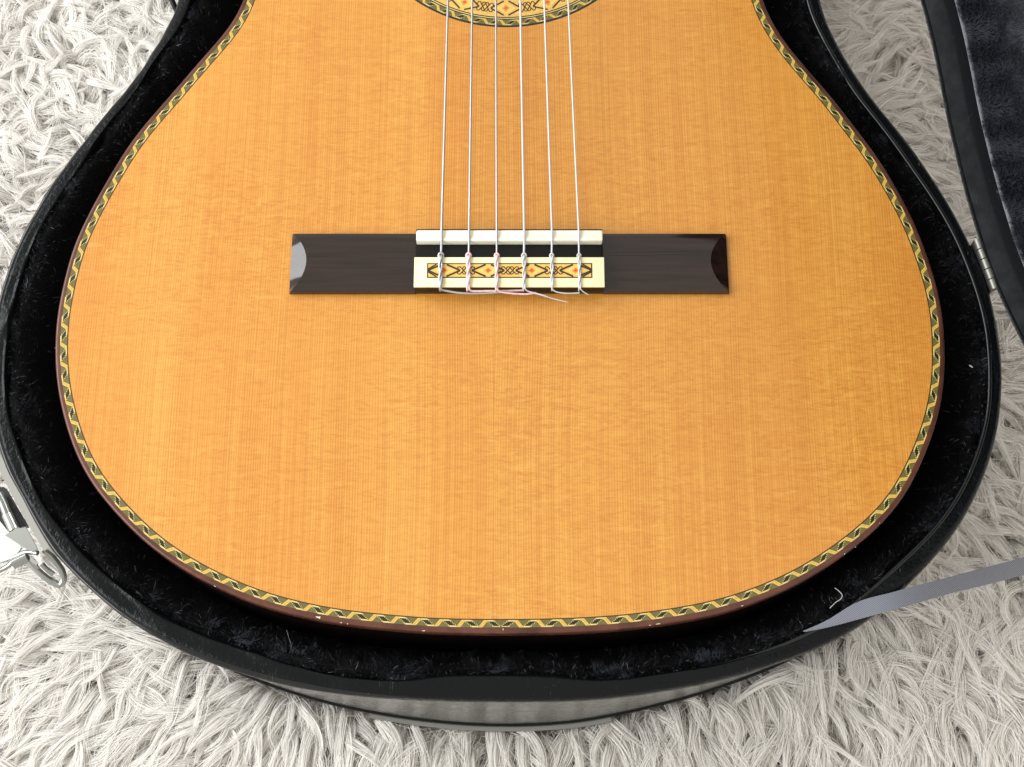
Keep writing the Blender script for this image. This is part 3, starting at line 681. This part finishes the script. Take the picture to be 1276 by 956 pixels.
PY1, PY0 = P(634, 320.5, .0088)[1], P(634, 357.5, .0088)[1]
bpart('centre_block', box(TX0+.0002, TX1-.0002, BY0+.0002, BY1+.0012, .0, .0050, .0003), MAT['ebony'])
bpart('saddle_slot', box(SX0+.0002, SX1-.0002, PY1-.001, SY1+.0019, .0045, .0074, .0004), MAT['ebony'])
bpart('saddle', box(SX0, SX1, SY0, SY1, .006, .0115, .0008), MAT['bone'])
bpart('tie_block', box(TX0+.0004, TX1-.0004, PY0+.0003, PY1-.0002, .004, .0079, .0003), MAT['ebony'])
bpart('tie_plate', box(TX0, TX1, PY0, PY1, .0077, .0088, .0003), MAT['ivory'])
IX0, IX1 = P(532, 337, .0088)[0], P(738, 337, .0088)[0]; IY1, IY0 = P(634, 328, .0088)[1], P(634, 346.5, .0088)[1]
bpart('inlay_border', box(IX0, IX1, IY0, IY1, .0080, .00886, 0), MAT['ink'], 30)
bpart('inlay_panel', box(IX0+.0005, IX1-.0005, IY0+.0005, IY1-.0005, .0081, .00890, 0), MAT['inlay'], 30)
tmd, tmk = motif((IY1-IY0)*500-.55, 7.0); bof = wloc(bridge)
iyc = (IY0+IY1)/2
for k, u in enumerate((553.2, 608.3, 662.6, 717.4)):
    o = link('inlay_diamond', tmd, bridge, (P(u, 337, .0088)[0]-bof[0], iyc-bof[1], .00891-bof[2]))
for u in (580.7, 635.5, 690):
    link('inlay_knot', tmk, bridge, (P(u, 337, .0088)[0]-bof[0], iyc-bof[1], .00891-bof[2]))
V = []; Fc = []
for xe, s in ((IX0+.0005, 1), (IX1-.0005, -1)):
    for q in [z for sy in (1, -1) for z in stroke([(xe*1e3, sy*.7), (xe*1e3+s*3.6, sy*((IY1-IY0)*500-.6))], .6)]:
        b = len(V); V += [(x*1e-3, iyc+y*1e-3, .00897) for x, y in q]; Fc.append((b, b+1, b+2, b+3))
part('inlay_chevron', V, Fc, MAT['ink'], bridge)

# ---- strings, tied over the block
sx_top = [558.2, 588.4, 618, 648.3, 678.2, 708]; sx_sad = [550.3, 584.6, 619, 653.2, 687.8, 721.2]; sx_k = [549.7, 584, 619, 653, 687.5, 721.5]
srad = [.00054, .0005, .00045, .00048, .00043, .0004]
tails = [[(2, 0), (9, -.8), (18, -.5), (26, -.1), (28.5, -.5)], [(2, -.2), (9, .2), (16, .6), (24, .9)], [(2, -.6), (7, -1.0), (13, -.9), (17, -.2)],
         [(2, -.4), (8, -1.8), (12, -2.9), (16, -4.0), (19, -4.8)], [(2, -.6), (6, -.9), (10, -.5), (12, -.3)], [(1.5, -.4), (2.6, -.8), (3.8, -1.2)]]
for k in range(6):
    top = P(sx_top[k], 0, .0125); sad = P(sx_sad[k], 292, .0118); kn = P(sx_k[k], 317, .0078)
    dr = (top-sad)/(top[1]-sad[1]); far = sad+dr*(.42-sad[1]); far[2] = .0120
    ys = PY1; r = srad[k]; x = kn[0]
    hole = np.array([x, ys-.001, .0066])
    path = [far, sad+dr*.05+np.array([0, 0, .0002]), sad+np.array([0, .0012, r+.0001]), sad+np.array([0, -.0008, r]), sad+np.array([0, -.0026, -.0004]), np.array([x, ys+.0022, .0078]), hole]
    main = np.r_[np.linspace(path[0], path[1], 12), np.array(path[2:])]
    v, f = tube(main, r, 10); st = part('string', v, f, MAT['silver'] if k < 3 else MAT['nylon'], guitar, True)
    km = MAT['pink'] if k < 3 else MAT['nylon']; r2 = r*(1.05 if k < 3 else .85)
    if k == 0: km = MAT['silver']
    # collar where the end passes under its own string, in front of the block
    a = np.linspace(math.radians(-35), math.radians(215), 18)
    yc = ys+.0008
    loop = np.array([[x+math.cos(q)*r*1.9, yc+math.sin(q)*r*2.1, .0082+.0006*math.sin(q)] for q in a])
    y1 = PY0
    # two strands laid over the plate and twisted together
    tt = np.linspace(0, 1, 30); ph = rng.uniform(0, 1); turns = 1.25+.2*(k % 2)
    fade = np.clip(1-tt*.35, .5, 1)
    A = np.c_[x+np.cos(tt*turns*2*math.pi+ph)*r*1.25*fade, yc+(y1-.0004-yc)*tt, .0090+r+np.sin(tt*turns*2*math.pi+ph)*r*.55]
    B = np.c_[x-np.cos(tt*turns*2*math.pi+ph)*r*1.25*fade, yc+(y1-.0004-yc)*tt, .0090+r-np.sin(tt*turns*2*math.pi+ph)*r*.55]
    A[0], B[0] = loop[-1], loop[0]
    dn = np.array([[0, -.0005, -.0012], [0, -.0006, -.0030]])
    A2 = np.r_[A, A[-1]+dn]
    T = np.array([[x+dx*1e-3, y1-.0012+dy*1e-3, .0074-.0016*min(1, i/2)] for i, (dx, dy) in enumerate(tails[k])])
    B2 = np.r_[B, B[-1:]+np.array([[.0001, -.0006, -.0008]]), T]
    part('knot_collar', *tube(crom(loop, 30), r2, 8), km, st, True)
    part('knot_strand', *tube(A2, r2, 8), km, st, True)
    B3 = np.r_[B2[:30], crom(B2[30:], 30)]
    part('knot_tail', *tube(B3, np.r_[np.full(30, r2), np.full(30, r2*.9)] if k != 3 else np.r_[np.full(46, r2*.9), np.linspace(r2*.6, .00013, 14)], 8), km, st, True)
# ---- end of the neck beyond the soundhole
v, f = box(-.031+cxg+.002, .029+cxg+.002, RC[1]+RH-.004, .43, .0003, .0062, .0006)
autosmooth(part('fingerboard', v, f, MAT['ebony'], guitar), 40)

# ================================================================== RIBBON and lint
up_ = [(1000,786.5),(1018,779),(1034,771),(1069,750),(1108.5,739),(1145,729),(1183,719),(1230,706.5),(1276,694.5),(1360,672),(1470,640)]
lo_ = [(1003,787.5),(1024,783.5),(1047,778),(1081,768.7),(1113.5,760),(1148,750),(1183,740),(1232,728),(1276,716.7),(1360,695),(1470,664)]
zz_ = [-.0098,-.0094,-.0088,-.0080,-.0076,-.011,-.018,-.030,-.043,-.066,-.090]
U_ = crom(np.array([P(u, v_, z+.0004) for (u, v_), z in zip(up_, zz_)]), 60); L_ = crom(np.array([P(u, v_, z) for (u, v_), z in zip(lo_, zz_)]), 60)
C5 = [U_*(1-t)+L_*t+np.array([0, 0, .0003*math.sin(math.pi*t)]) for t in (0, .25, .5, .75, 1)]
dn = np.array([0, 0, -.0004]); V = np.concatenate(C5+[c+dn for c in C5[::-1]]); n = 60
Fc = [(j*n+i, j*n+i+1, ((j+1) % 10)*n+i+1, ((j+1) % 10)*n+i) for j in range(10) for i in range(n-1)]
rb = empty('grey_ribbon', tuple(P(1108, 750, -.009)), 'flat grey woven ribbon trailing over the case rim onto the rug', 'ribbon')
autosmooth(part('band', V, Fc, MAT['ribbon'], rb), 50)
def lint(px, z, r, label, group=None):
    p = np.array([P(u, v_, z) for u, v_ in px]); p[:, 2] += rng.normal(0, .0004, len(p)); c = crom(p, 24); m = c.mean(0)
    v, f = tube(c-m, r, 5); o = link('lint_thread', mesh('lint_thread', v, f, MAT['lint'], True), None, m); o['label'] = label; o['category'] = 'lint'
lint([(1034,758),(1041,751),(1047,747),(1049,742),(1045,736),(1040,733)], ZR+.0022, .00016, 'short white curl of lint on black plush above the ribbon tip')
lint([(357,785),(360,795),(363,804),(362,812),(360,817)], ZR+.001, .000028, 'thin pale hair on black plush below the chipped binding')
lint([(1208,455),(1210,457),(1212,458)], ZR+.002, .0003, 'tiny white speck of lint on plush near the right rim')
